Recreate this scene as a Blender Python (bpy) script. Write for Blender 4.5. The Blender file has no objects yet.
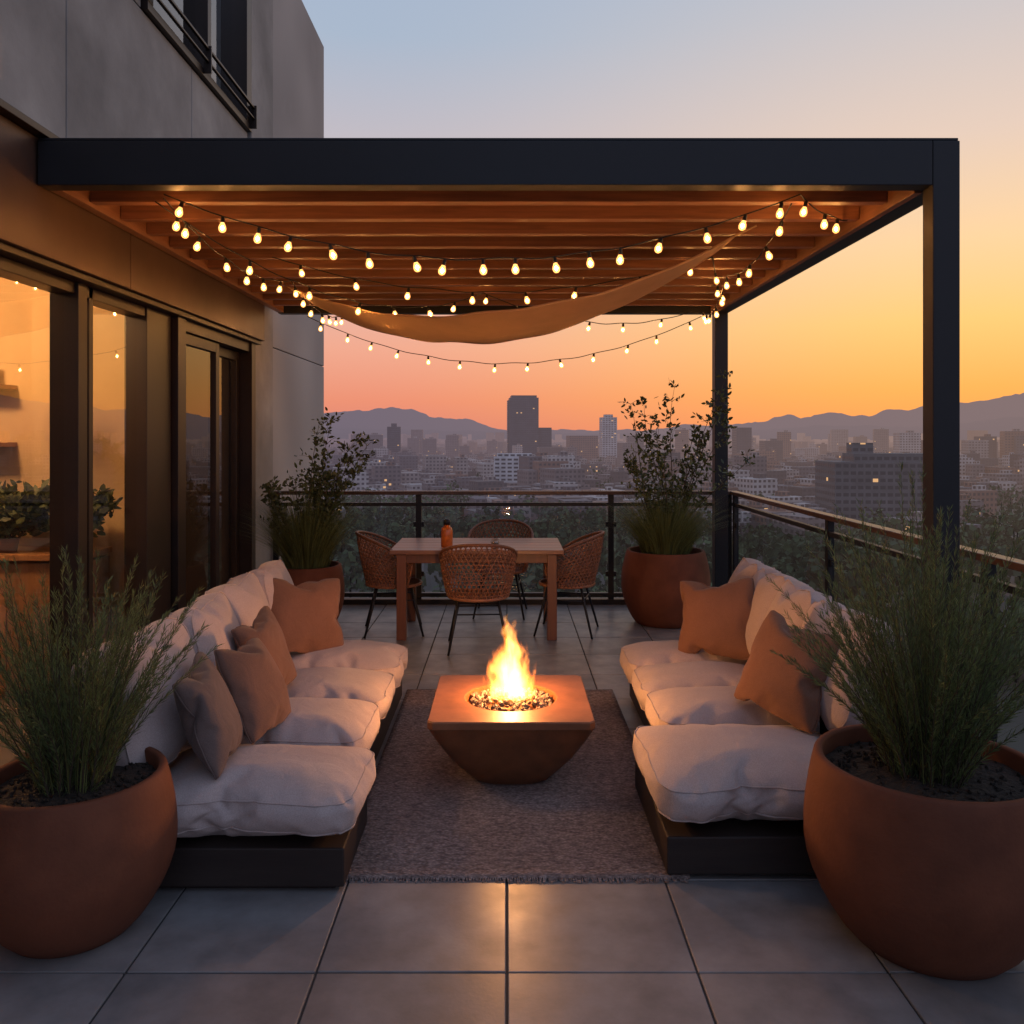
import bpy, bmesh, math, random, time
import numpy as np
from mathutils import Vector, Matrix, noise, Euler
T0=time.time()
R=math.radians
scene=bpy.context.scene
coll=scene.collection
rng=random.Random(7)

def srgb(r,g,b):
    f=lambda c:(c/255/12.92) if c/255<=0.04045 else ((c/255+0.055)/1.055)**2.4
    return (f(r),f(g),f(b),1)

# ------------------------------------------------------------------ materials
class NT:
    def __init__(s,m):
        m.use_nodes=True
        s.t=m.node_tree; s.t.nodes.clear()
    def n(s,typ,**k):
        nd=s.t.nodes.new(typ)
        ins=k.pop('ins',{})
        for a,b in k.items(): setattr(nd,a,b)
        for a,b in ins.items():
            if isinstance(b,bpy.types.NodeSocket): s.t.links.new(b,nd.inputs[a])
            else: nd.inputs[a].default_value=b
        return nd
    def l(s,a,b): s.t.links.new(a,b)
    def math(s,op,a,b=None,c=None,clamp=False):
        nd=s.t.nodes.new('ShaderNodeMath'); nd.operation=op; nd.use_clamp=clamp
        for i,v in enumerate((a,b,c)):
            if v is None: continue
            if isinstance(v,bpy.types.NodeSocket): s.t.links.new(v,nd.inputs[i])
            else: nd.inputs[i].default_value=v
        return nd.outputs[0]
    def ramp(s,fac,stops,interp='LINEAR'):
        nd=s.t.nodes.new('ShaderNodeValToRGB'); cr=nd.color_ramp; cr.interpolation=interp
        while len(cr.elements)<len(stops): cr.elements.new(0.5)
        for e,(p,c) in zip(cr.elements,stops):
            e.position=p; e.color=c if len(c)==4 else (*c,1)
        s.t.links.new(fac,nd.inputs[0]); return nd.outputs[0]
    def mix(s,fac,a,b,blend='MIX'):
        nd=s.t.nodes.new('ShaderNodeMix'); nd.data_type='RGBA'; nd.blend_type=blend
        for i,v in ((0,fac),(6,a),(7,b)):
            if isinstance(v,bpy.types.NodeSocket): s.t.links.new(v,nd.inputs[i])
            elif i==0: nd.inputs[0].default_value=v
            else: nd.inputs[i].default_value=v if len(v)==4 else (*v,1)
        return nd.outputs[2]

def surf(name,c1,c2=None,rough=0.6,metal=0.0,scale=6.0,stretch=(1,1,1),bump=0.2,bscale=None,bdist=0.004,detail=6,
         island=0.0,rough2=None,coords='Object',spec=0.5,sheen=0.0,bstretch=None,large=0.0,trans=0.0,ls=0.9):
    m=bpy.data.materials.new(name); t=NT(m)
    c2=c2 or tuple(x*0.7 for x in c1)
    tc=t.n('ShaderNodeTexCoord').outputs[coords]
    mp=t.n('ShaderNodeMapping',ins={'Vector':tc,'Scale':stretch}).outputs[0]
    nz=t.n('ShaderNodeTexNoise',ins={'Vector':mp,'Scale':scale,'Detail':detail,'Roughness':0.6}).outputs[0]
    f=t.ramp(nz,[(0.3,(0,0,0)),(0.7,(1,1,1))])
    col=t.mix(f,c1,c2)
    if large>0:
        nl=t.n('ShaderNodeTexNoise',ins={'Vector':tc,'Scale':ls,'Detail':5}).outputs[0]
        fl=t.ramp(nl,[(0.35,(1-large,)*3),(0.65,(1,)*3)])
        col=t.mix(1.0,col,fl,'MULTIPLY')
    if island>0:
        ri=t.n('ShaderNodeNewGeometry').outputs['Random Per Island']
        v=t.math('MULTIPLY_ADD',ri,island*2,1-island)
        hs=t.n('ShaderNodeHueSaturation',ins={'Color':col,'Value':v}); col=hs.outputs[0]
    p=t.n('ShaderNodeBsdfPrincipled',ins={'Base Color':col,'Metallic':metal,'Specular IOR Level':spec})
    if sheen>0:
        p.inputs['Sheen Weight'].default_value=sheen; p.inputs['Sheen Roughness'].default_value=0.5
    if rough2 is not None:
        rr=t.math('MULTIPLY_ADD',nz,rough2-rough,rough); t.l(rr,p.inputs['Roughness'])
    else: p.inputs['Roughness'].default_value=rough
    if bump>0:
        mb=t.n('ShaderNodeMapping',ins={'Vector':tc,'Scale':bstretch or stretch}).outputs[0]
        nb=t.n('ShaderNodeTexNoise',ins={'Vector':mb,'Scale':bscale or scale*6,'Detail':4}).outputs[0]
        b=t.n('ShaderNodeBump',ins={'Height':nb,'Strength':bump,'Distance':bdist}).outputs[0]
        t.l(b,p.inputs['Normal'])
    out=t.n('ShaderNodeOutputMaterial')
    if trans>0:
        tr=t.n('ShaderNodeBsdfTranslucent',ins={'Color':col}).outputs[0]
        mx=t.n('ShaderNodeMixShader',ins={0:trans,1:p.outputs[0],2:tr}).outputs[0]
        t.l(mx,out.inputs[0])
    else: t.l(p.outputs[0],out.inputs[0])
    return m

def glass(name,tint=(0.9,0.92,0.92),rough=0.0,f0=0.08,amount=0.9):
    m=bpy.data.materials.new(name); t=NT(m)
    g=t.n('ShaderNodeNewGeometry').outputs
    dt=t.n('ShaderNodeVectorMath',operation='DOT_PRODUCT',ins={0:g['Normal'],1:g['Incoming']}).outputs['Value']
    c=t.math('SUBTRACT',1.0,t.math('ABSOLUTE',dt),clamp=True)
    fr=t.math('MULTIPLY_ADD',t.math('POWER',c,5.0),amount,f0,clamp=True)
    tr=t.n('ShaderNodeBsdfTransparent',ins={'Color':(*tint,1)}).outputs[0]
    gl=t.n('ShaderNodeBsdfGlossy',ins={'Color':(1,1,1,1),'Roughness':rough}).outputs[0]
    mx=t.n('ShaderNodeMixShader',ins={0:fr,1:tr,2:gl}).outputs[0]
    t.n('ShaderNodeOutputMaterial',ins={0:mx}); return m

def emis(name,col,st,transp=0.0):
    m=bpy.data.materials.new(name); t=NT(m)
    e=t.n('ShaderNodeEmission',ins={'Color':(*col,1),'Strength':st}).outputs[0]
    if transp>0:
        tr=t.n('ShaderNodeBsdfTransparent',ins={'Color':(1,0.8,0.55,1)}).outputs[0]
        e=t.n('ShaderNodeMixShader',ins={0:transp,1:e,2:tr}).outputs[0]
    t.n('ShaderNodeOutputMaterial',ins={0:e}); return m

HZ=((0.215,0.160,0.20),(0.36,0.235,0.185))  # painted haze tints, left to right
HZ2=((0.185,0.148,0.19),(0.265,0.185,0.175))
def painted_haze(t,shader,scale=2300.0,hz=HZ):  # aerial haze painted into the material: emission mixed in by distance from origin
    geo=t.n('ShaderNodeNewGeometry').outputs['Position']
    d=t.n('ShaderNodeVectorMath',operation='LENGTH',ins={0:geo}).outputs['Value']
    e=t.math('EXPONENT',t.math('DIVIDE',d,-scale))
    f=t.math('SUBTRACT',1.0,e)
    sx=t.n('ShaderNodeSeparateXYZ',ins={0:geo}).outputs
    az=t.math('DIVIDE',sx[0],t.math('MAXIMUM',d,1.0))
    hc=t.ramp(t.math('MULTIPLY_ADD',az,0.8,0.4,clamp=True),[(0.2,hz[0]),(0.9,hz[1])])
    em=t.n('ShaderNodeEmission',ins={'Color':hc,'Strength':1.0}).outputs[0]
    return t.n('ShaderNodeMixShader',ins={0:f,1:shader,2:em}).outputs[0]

def fabric(name,c1,c2,wr=0.22):
    m=bpy.data.materials.new(name); t=NT(m)
    tc=t.n('ShaderNodeTexCoord').outputs['Object']
    n1=t.n('ShaderNodeTexNoise',ins={'Vector':tc,'Scale':5.0,'Detail':5}).outputs[0]
    n2=t.n('ShaderNodeTexNoise',ins={'Vector':tc,'Scale':260.0,'Detail':2}).outputs[0]
    col=t.mix(t.ramp(n1,[(0.3,(0,0,0)),(0.7,(1,1,1))]),c1,c2)
    col=t.mix(1.0,col,t.ramp(n2,[(0.25,(0.76,)*3),(0.7,(1,1,1))]),'MULTIPLY')
    p=t.n('ShaderNodeBsdfPrincipled',ins={'Base Color':col,'Roughness':0.92,'Specular IOR Level':0.2,'Sheen Weight':0.1})
    n3=t.n('ShaderNodeTexNoise',ins={'Vector':tc,'Scale':7.0,'Detail':3,'Distortion':1.6}).outputs[0]
    h=t.math('ADD',t.math('MULTIPLY',n2,0.08),t.math('MULTIPLY',n3,1.0))
    b=t.n('ShaderNodeBump',ins={'Height':h,'Strength':wr,'Distance':0.025}).outputs[0]
    t.l(b,p.inputs['Normal'])
    t.n('ShaderNodeOutputMaterial',ins={0:p.outputs[0]}); return m

def wood(name,c1,c2,axis=0,rough=0.5):
    m=bpy.data.materials.new(name); t=NT(m)
    geo=t.n('ShaderNodeTexCoord').outputs['Object']
    s=[14,14,14]; s[axis]=0.8
    ri=t.n('ShaderNodeNewGeometry').outputs['Random Per Island']
    off=t.n('ShaderNodeCombineXYZ',ins={0:t.math('MULTIPLY',ri,37.0),1:t.math('MULTIPLY',ri,11.0)}).outputs[0]
    v=t.n('ShaderNodeVectorMath',operation='ADD',ins={0:geo,1:off}).outputs[0]
    mp=t.n('ShaderNodeMapping',ins={'Vector':v,'Scale':s}).outputs[0]
    nz=t.n('ShaderNodeTexNoise',ins={'Vector':mp,'Scale':2.5,'Detail':8,'Roughness':0.65,'Distortion':0.6}).outputs[0]
    col=t.mix(t.ramp(nz,[(0.32,(0,0,0)),(0.68,(1,1,1))]),c1,c2)
    hs=t.n('ShaderNodeHueSaturation',ins={'Color':col,'Value':t.math('MULTIPLY_ADD',ri,0.5,0.75)}).outputs[0]
    p=t.n('ShaderNodeBsdfPrincipled',ins={'Base Color':hs,'Roughness':rough})
    b=t.n('ShaderNodeBump',ins={'Height':nz,'Strength':0.3,'Distance':0.003}).outputs[0]
    t.l(b,p.inputs['Normal']); t.n('ShaderNodeOutputMaterial',ins={0:p.outputs[0]}); return m

M={}
M['seat']=fabric('cushion_fabric',(0.50,0.40,0.37),(0.43,0.345,0.32))
M['tan']=fabric('pillow_tan',(0.235,0.115,0.072),(0.185,0.092,0.058))
M['grey']=fabric('pillow_taupe',(0.155,0.108,0.095),(0.12,0.085,0.076))
M['brown']=fabric('pillow_brown',(0.18,0.095,0.068),(0.14,0.076,0.055))
M['sail']=surf('sail_canvas',(0.72,0.47,0.27),(0.62,0.40,0.23),rough=0.9,scale=4,bump=0.3,bscale=200,trans=0.35)
M['metal']=surf('dark_metal',(0.013,0.013,0.015),(0.018,0.017,0.019),rough=0.42,metal=0.1,scale=3,rough2=0.55,bump=0.03,spec=0.35)
M['rail']=surf('rail_wood',(0.085,0.042,0.025),(0.055,0.028,0.018),rough=0.28,rough2=0.45,scale=5,stretch=(1,1,1),bump=0.05)
M['platform']=surf('sofa_base_wood',(0.024,0.016,0.014),(0.035,0.024,0.02),rough=0.55,scale=3,stretch=(1,1,8),bump=0.1,spec=0.3)
M['bronze']=surf('bronze_cladding',(0.12,0.07,0.05),(0.09,0.052,0.038),rough=0.32,metal=0.55,scale=2,rough2=0.5,bump=0.03,large=0.2)
M['frame']=surf('door_frame',(0.03,0.017,0.012),(0.02,0.012,0.01),rough=0.4,metal=0.2,scale=3,bump=0.04)
M['concrete']=surf('concrete',(0.42,0.395,0.375),(0.29,0.272,0.26),rough=0.85,scale=2.2,detail=10,bump=0.35,bscale=35,large=0.35,island=0.06)
M['concrete2']=surf('concrete_light',(0.48,0.44,0.42),(0.37,0.34,0.325),rough=0.85,scale=1.8,detail=10,bump=0.3,bscale=30,large=0.3,island=0.05)
M['tile']=surf('stone_tile',(0.30,0.275,0.265),(0.185,0.17,0.165),rough=0.24,rough2=0.52,scale=5.5,detail=10,bump=0.2,bscale=70,bdist=0.002,island=0.13,large=0.32,ls=1.6)
M['grout']=surf('grout',(0.05,0.047,0.045),rough=0.9,scale=20)
M['terra']=surf('terracotta',(0.215,0.070,0.034),(0.14,0.046,0.024),rough=0.78,scale=3.0,detail=10,bump=0.4,bscale=70,bdist=0.003,large=0.4,spec=0.25,ls=2.5)
M['soil']=surf('soil',(0.02,0.013,0.009),(0.035,0.022,0.014),rough=0.95,scale=30,bump=1.0,bscale=60,bdist=0.02,island=0.4)
M['corten']=surf('corten_steel',(0.36,0.135,0.055),(0.19,0.075,0.035),rough=0.42,rough2=0.6,metal=0.35,scale=3.5,detail=10,bump=0.12,bscale=50,large=0.35,ls=4)
M['stones']=surf('lava_stones',(0.16,0.11,0.08),(0.08,0.06,0.05),rough=0.7,scale=30,island=0.5,bump=0.4)
M['roofwood']=wood('pergola_wood',(0.26,0.105,0.05),(0.145,0.058,0.03),0)
M['sidewood']=wood('pergola_side_wood',(0.24,0.10,0.05),(0.15,0.065,0.034),1)
M['tablewood']=wood('table_wood',(0.30,0.14,0.085),(0.20,0.09,0.055),0,0.35)
M['legwood']=wood('table_leg_wood',(0.20,0.07,0.035),(0.13,0.048,0.026),2,0.4)
M['wicker']=surf('wicker',(0.27,0.105,0.045),(0.17,0.065,0.03),rough=0.5,scale=30,island=0.35,bump=0.2)
M['needle']=surf('needle_foliage',(0.135,0.175,0.06),(0.08,0.11,0.04),rough=0.6,scale=9,island=0.5,bump=0,trans=0.3)
M['blade']=surf('grass_blades',(0.17,0.18,0.058),(0.10,0.125,0.04),rough=0.6,scale=5,island=0.5,bump=0,trans=0.3)
M['leaf']=surf('leaf_foliage',(0.09,0.105,0.037),(0.05,0.068,0.026),rough=0.5,scale=9,island=0.5,bump=0,trans=0.3)
M['stem']=surf('stem',(0.07,0.05,0.03),rough=0.8,scale=20,bump=0)
M['wire']=surf('black_cable',(0.012,0.012,0.012),rough=0.6,scale=5,bump=0)
M['bulb']=emis('filament_glow',(1.0,0.54,0.21),740.0)
M['env']=emis('amber_bulb_glass',(1.0,0.44,0.12),3.4,0.35)
M['env'].cycles.emission_sampling='NONE'
M['glass']=glass('window_glass',(0.93,0.93,0.91),f0=0.10)
M['rglass']=glass('railing_glass',(0.72,0.75,0.76),f0=0.05)
M['inwall']=surf('interior_plaster',(0.62,0.42,0.22),(0.56,0.37,0.19),rough=0.8,scale=2,bump=0.05,large=0.15)
M['indark']=surf('interior_dark',(0.12,0.09,0.07),rough=0.8,scale=2,bump=0)
M['counter']=wood('counter_wood',(0.42,0.2,0.09),(0.3,0.14,0.06),2,0.45)
M['bottle']=surf('amber_bottle',(0.65,0.16,0.03),(0.55,0.12,0.02),rough=0.15,scale=5,bump=0)
# rug
m=bpy.data.materials.new('rug_weave'); t=NT(m)
tc=t.n('ShaderNodeTexCoord').outputs['Object']
n1=t.n('ShaderNodeTexNoise',ins={'Vector':t.n('ShaderNodeMapping',ins={'Vector':tc,'Scale':(1,2.2,1)}).outputs[0],'Scale':38.0,'Detail':4}).outputs[0]
v1=t.n('ShaderNodeTexVoronoi',ins={'Vector':t.n('ShaderNodeMapping',ins={'Vector':tc,'Scale':(1,1.6,1)}).outputs[0],'Scale':70.0}).outputs[0]
n0=t.n('ShaderNodeTexNoise',ins={'Vector':tc,'Scale':2.0,'Detail':3}).outputs[0]
c=t.mix(t.ramp(n1,[(0.35,(0,0,0)),(0.65,(1,1,1))]),(0.27,0.195,0.175),(0.50,0.38,0.335))
c=t.mix(1.0,c,t.ramp(v1,[(0.0,(1.0,1.0,1.0)),(0.7,(0.5,0.5,0.5))]),'MULTIPLY')
c=t.mix(1.0,c,t.ramp(n0,[(0.3,(0.8,)*3),(0.7,(1,1,1))]),'MULTIPLY')
h=t.math('SUBTRACT',n1,v1)
p=t.n('ShaderNodeBsdfPrincipled',ins={'Base Color':c,'Roughness':0.97,'Specular IOR Level':0.1,'Normal':t.n('ShaderNodeBump',ins={'Height':h,'Strength':0.8,'Distance':0.008}).outputs[0]})
t.n('ShaderNodeOutputMaterial',ins={0:p.outputs[0]}); M['rug']=m
# city facade
def city_mat(name,wcol,fw=3.2,fh=3.1,lit=0.985,hscale=2600,dark=1.0,ws=0.28):
    m=bpy.data.materials.new(name); t=NT(m)
    uv=t.n('ShaderNodeUVMap').outputs[0]
    g=t.n('ShaderNodeNewGeometry').outputs; ri=g['Random Per Island']
    s=t.n('ShaderNodeSeparateXYZ',ins={0:uv}).outputs
    u=t.math('DIVIDE',s[0],fw); v=t.math('DIVIDE',s[1],fh)
    fu=t.math('FRACT',u); fv=t.math('FRACT',v)
    a=t.math('LESS_THAN',t.math('ABSOLUTE',t.math('SUBTRACT',fu,0.5)),ws)
    b=t.math('LESS_THAN',t.math('ABSOLUTE',t.math('SUBTRACT',fv,0.5)),0.24)
    nz=t.n('ShaderNodeSeparateXYZ',ins={0:g['Normal']}).outputs[2]
    wall=t.math('LESS_THAN',nz,0.5)
    w=t.math('MULTIPLY',t.math('MULTIPLY',a,b),wall)
    cell=t.n('ShaderNodeCombineXYZ',ins={0:t.math('FLOOR',u),1:t.math('FLOOR',v),2:t.math('MULTIPLY',ri,91.0)}).outputs[0]
    wn=t.n('ShaderNodeTexWhiteNoise',ins={'Vector':cell}).outputs['Value']
    litm=t.math('MULTIPLY',t.math('GREATER_THAN',wn,lit),w)
    base=t.ramp(ri,wcol,'CONSTANT')
    nn=t.n('ShaderNodeTexNoise',ins={'Vector':g['Position'],'Scale':0.12,'Detail':4}).outputs[0]
    base=t.mix(1.0,base,t.ramp(nn,[(0.3,(0.65*dark,)*3),(0.7,(dark,)*3)]),'MULTIPLY')
    col=t.mix(w,base,(0.03,0.035,0.045))
    p=t.n('ShaderNodeBsdfPrincipled',ins={'Base Color':col,'Roughness':t.math('MULTIPLY_ADD',w,-0.5,0.8)})
    p.inputs['Emission Color'].default_value=(1,0.55,0.22,1)
    t.l(t.math('MULTIPLY',litm,0.8),p.inputs['Emission Strength'])
    t.n('ShaderNodeOutputMaterial',ins={0:painted_haze(t,p.outputs[0],hscale)})
    m.cycles.emission_sampling='NONE'
    return m
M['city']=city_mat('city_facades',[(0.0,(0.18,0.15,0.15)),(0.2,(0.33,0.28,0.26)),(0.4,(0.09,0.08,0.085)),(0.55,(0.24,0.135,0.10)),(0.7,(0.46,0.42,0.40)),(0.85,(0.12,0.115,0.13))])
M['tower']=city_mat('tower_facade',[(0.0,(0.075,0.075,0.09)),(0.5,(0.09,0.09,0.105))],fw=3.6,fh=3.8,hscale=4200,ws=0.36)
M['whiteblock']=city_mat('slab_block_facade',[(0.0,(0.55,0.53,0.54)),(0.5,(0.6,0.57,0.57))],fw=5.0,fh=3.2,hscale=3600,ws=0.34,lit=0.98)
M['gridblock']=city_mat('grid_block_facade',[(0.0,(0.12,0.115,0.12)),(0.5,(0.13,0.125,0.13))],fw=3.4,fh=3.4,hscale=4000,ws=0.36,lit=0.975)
def haze_painted(name,c1,c2,sc,hs=2600,island=0,hz=HZ):  # noise-mottled base colour with the distance haze painted over it
    m=bpy.data.materials.new(name); t=NT(m)
    g=t.n('ShaderNodeNewGeometry').outputs
    nz=t.n('ShaderNodeTexNoise',ins={'Vector':g['Position'],'Scale':sc,'Detail':6}).outputs[0]
    c=t.mix(t.ramp(nz,[(0.35,(0,0,0)),(0.65,(1,1,1))]),c1,c2)
    if island: c=t.n('ShaderNodeHueSaturation',ins={'Color':c,'Value':t.math('MULTIPLY_ADD',g['Random Per Island'],1.0,0.5)}).outputs[0]
    p=t.n('ShaderNodeBsdfPrincipled',ins={'Base Color':c,'Roughness':0.9})
    t.n('ShaderNodeOutputMaterial',ins={0:painted_haze(t,p.outputs[0],hs,hz)}); return m
M['ground']=haze_painted('city_ground',(0.05,0.055,0.04),(0.09,0.08,0.075),0.012)
M['hill']=haze_painted('hill_slopes',(0.06,0.065,0.06),(0.1,0.09,0.085),0.0008,5500,hz=HZ2)
M['dtree']=haze_painted('distant_tree_leaves',(0.04,0.058,0.022),(0.075,0.092,0.034),0.08,4200,island=1)

# ------------------------------------------------------------------ mesh builder
class MB:
    def __init__(s): s.v=[]; s.f=[]; s.m=[]; s.uv=None; s.sm=[]
    def add(s,v,f,mi=0,smooth=False):
        o=len(s.v); s.v.extend([tuple(x) for x in v])
        for q in f: s.f.append(tuple(i+o for i in q)); s.m.append(mi); s.sm.append(smooth)
    def box(s,x0,x1,y0,y1,z0,z1,mi=0,mat=None):
        v=[(x0,y0,z0),(x1,y0,z0),(x1,y1,z0),(x0,y1,z0),(x0,y0,z1),(x1,y0,z1),(x1,y1,z1),(x0,y1,z1)]
        if mat: v=[mat@Vector(p) for p in v]
        s.add(v,[(0,3,2,1),(4,5,6,7),(0,1,5,4),(1,2,6,5),(2,3,7,6),(3,0,4,7)],mi)
    def quad(s,p,mi=0,mat=None):
        if mat: p=[mat@Vector(q) for q in p]
        s.add(p,[(0,1,2,3)],mi)
    def tube(s,pts,r,n=6,mi=0,cap=True,closed=False):
        pts=[Vector(p) for p in pts]; k=len(pts)
        rs=r if hasattr(r,'__len__') else [r]*k
        V=[];F=[]; up=None
        for i,p in enumerate(pts):
            if closed: d=pts[(i+1)%k]-pts[i-1]
            else: d=pts[min(i+1,k-1)]-pts[max(i-1,0)]
            d.normalize()
            if up is None:
                up=Vector((0,0,1)) if abs(d.z)<0.9 else Vector((1,0,0))
            a=(up-d*up.dot(d)); a.normalize(); b=d.cross(a); up=a
            for j in range(n):
                t=2*math.pi*j/n; V.append(p+(a*math.cos(t)+b*math.sin(t))*rs[i])
        segs=k if closed else k-1
        for i in range(segs):
            i2=(i+1)%k
            for j in range(n):
                j2=(j+1)%n; F.append((i*n+j,i*n+j2,i2*n+j2,i2*n+j))
        if cap and not closed:
            F.append(tuple(range(n))[::-1]); F.append(tuple((k-1)*n+j for j in range(n)))
        s.add(V,F,mi,True)
    def lathe(s,prof,c=(0,0,0),n=48,mi=0,capb=True,capt=False,wob=0):
        V=[];F=[]
        for (r,z) in prof:
            for j in range(n):
                t=2*math.pi*j/n; V.append((c[0]+r*math.cos(t),c[1]+r*math.sin(t),c[2]+z))
        for i in range(len(prof)-1):
            for j in range(n):
                j2=(j+1)%n; F.append((i*n+j,i*n+j2,(i+1)*n+j2,(i+1)*n+j))
        if capb: F.append(tuple(range(n))[::-1])
        if capt: F.append(tuple((len(prof)-1)*n+j for j in range(n)))
        s.add(V,F,mi,True)
    def mesh(s,name,mats):
        me=bpy.data.meshes.new(name); me.from_pydata(s.v,[],s.f)
        for m_ in (mats if isinstance(mats,(list,tuple)) else [mats]): me.materials.append(m_)
        me.polygons.foreach_set('material_index',s.m)
        me.polygons.foreach_set('use_smooth',s.sm)
        me.update(); return me
    def build(s,name,mats,parent=None,bevel=0,uv=None,loc=None,segs=2):
        me=s.mesh(name,mats)
        if uv:
            l=me.uv_layers.new(name='UVMap'); l.data.foreach_set('uv',np.array(uv,dtype=np.float32).ravel())
        o=bpy.data.objects.new(name,me); coll.objects.link(o)
        if loc: o.location=loc
        if parent: o.parent=parent
        if bevel>0:
            b=o.modifiers.new('bevel','BEVEL'); b.width=bevel; b.segments=segs; b.limit_method='ANGLE'; b.angle_limit=R(40); b.harden_normals=False
        return o
def empty(name,loc=(0,0,0),rz=0):
    o=bpy.data.objects.new(name,None); coll.objects.link(o); o.location=loc; o.rotation_euler=(0,0,rz); o.empty_display_size=0.2
    return o

# ------------------------------------------------------------------ cushions by cloth simulation
def sim_cushion(name,w,d,t,press,res,frames,seed,target,mat,bow=0.05,rc=0.05,tens=18,bend=0.25,both=True):
    bm=bmesh.new()
    nx=max(6,int(w/res)); ny=max(6,int(d/res)); nz=max(1,int(round(t/res)))
    idx={}; order=[]
    r_=random.Random(seed)
    def vert(i,j,k):
        key=(i,j,k)
        if key not in idx:
            a=(i/nx-0.5)*2; b=(j/ny-0.5)*2
            x=a*w/2*(1+bow*(1-b*b)); y=b*d/2*(1+bow*(1-a*a))
            cc=(max(0,abs(a)-0.7)/0.3*max(0,abs(b)-0.7)/0.3)
            x-=math.copysign(rc*cc,a); y-=math.copysign(rc*cc,b)
            z=(k/nz-0.5)*t
            z+=noise.noise(Vector((x*5+seed*3.1,y*5,k)))*0.006
            idx[key]=bm.verts.new((x+r_.uniform(-.001,.001),y+r_.uniform(-.001,.001),z)); order.append(key)
        return idx[key]
    for i in range(nx):
        for j in range(ny):
            bm.faces.new((vert(i,j,nz),vert(i+1,j,nz),vert(i+1,j+1,nz),vert(i,j+1,nz)))
            bm.faces.new((vert(i,j,0),vert(i,j+1,0),vert(i+1,j+1,0),vert(i+1,j,0)))
    for k in range(nz):
        for i in range(nx):
            bm.faces.new((vert(i,0,k),vert(i+1,0,k),vert(i+1,0,k+1),vert(i,0,k+1)))
            bm.faces.new((vert(i,ny,k),vert(i,ny,k+1),vert(i+1,ny,k+1),vert(i+1,ny,k)))
        for j in range(ny):
            bm.faces.new((vert(0,j,k),vert(0,j,k+1),vert(0,j+1,k+1),vert(0,j+1,k)))
            bm.faces.new((vert(nx,j,k),vert(nx,j+1,k),vert(nx,j+1,k+1),vert(nx,j,k+1)))
    me=bpy.data.meshes.new(name); bm.to_mesh(me); bm.free()
    o=bpy.data.objects.new(name+'_sim',me); coll.objects.link(o)
    out=None
    try:
        c=o.modifiers.new('cloth','CLOTH'); s=c.settings
        s.quality=8; s.mass=0.2; s.tension_stiffness=tens; s.compression_stiffness=tens; s.shear_stiffness=tens*0.4; s.bending_stiffness=bend
        s.use_pressure=True; s.uniform_pressure_force=press; s.effector_weights.gravity=0; s.air_damping=2
        c.collision_settings.use_self_collision=False; c.collision_settings.use_collision=False
        c.point_cache.frame_start=1; c.point_cache.frame_end=frames+1
        for f in range(1,frames+1): scene.frame_set(f)
        dg=bpy.context.evaluated_depsgraph_get()
        out=bpy.data.meshes.new_from_object(o.evaluated_get(dg))
    except Exception as ex:
        print('cloth fail',ex); out=me.copy()
    co=np.empty(len(out.vertices)*3); out.vertices.foreach_get('co',co); co=co.reshape(-1,3)
    mn=co.min(0); mx=co.max(0); print(name,'sim dims',mx-mn,time.time()-T0)
    co=(co-(mn+mx)/2)*(np.array(target)/(mx-mn))
    mb=MB(); mb.add([tuple(q) for q in co],[tuple(p.vertices) for p in out.polygons],0,True)
    ix={k:i for i,k in enumerate(order)}
    for k in ((nz,0) if both else (0,)):
        lp=[(i,0,k) for i in range(nx)]+[(nx,j,k) for j in range(ny)]+[(i,ny,k) for i in range(nx,0,-1)]+[(0,j,k) for j in range(ny,0,-1)]
        mb.tube([co[ix[q]] for q in lp],0.0038,n=5,closed=True)
    bpy.data.objects.remove(o); bpy.data.meshes.remove(out)
    out=mb.mesh(name,mat)
    scene.frame_set(1)
    return out
seatM=[sim_cushion('seat_cushion',0.62,0.84,0.19,2.0,0.024,20,i,(0.62,0.84,0.25),M['seat'],0.015,0.03,tens=36,bend=0.4) for i in (1,2)]
backM=[sim_cushion('back_cushion',0.62,0.54,0.13,2.3,0.024,20,i,(0.62,0.52,0.24),M['seat'],0.02,0.03,tens=34,bend=0.35) for i in (3,4)]
pilM=sim_cushion('throw_pillow',0.46,0.46,0.02,2.4,0.019,24,6,(0.44,0.44,0.16),M['tan'],0.055,0.004,tens=30,both=False)
pilM2=sim_cushion('throw_pillow_b',0.46,0.46,0.02,2.8,0.019,24,9,(0.44,0.44,0.17),M['tan'],0.06,0.005,tens=30,both=False)

def put(mesh,name,parent,mtx,mat=None):
    me=mesh.copy()
    if mat: me.materials[0]=mat
    o=bpy.data.objects.new(name,me); coll.objects.link(o)
    sub=o.modifiers.new('s','SUBSURF'); sub.levels=1; sub.render_levels=1
    o.matrix_world=mtx
    if parent:
        o.parent=parent; o.matrix_parent_inverse=parent.matrix_world.inverted()
    return o
def basis(c,x,y,z,s=(1,1,1)):
    x=Vector(x).normalized()*s[0]; y=Vector(y).normalized()*s[1]; z=Vector(z).normalized()*s[2]
    m=Matrix((( x.x,y.x,z.x,c[0]),(x.y,y.y,z.y,c[1]),(x.z,y.z,z.z,c[2]),(0,0,0,1))); return m
def seat(i,parent,x0,x1,y0,y1,z0,z1,flip=False):
    me=seatM[i%2]; sx=(y1-y0)/0.62; sy=(x1-x0)/0.84; sz=(z1-z0)/0.25
    f=-1 if flip else 1
    mt=basis(((x0+x1)/2,(y0+y1)/2,(z0+z1)/2),(0,f,0),(-f,0,0),(0,0,1),(sx,sy,sz))
    return put(me,'seat_cushion',parent,mt)
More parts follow.
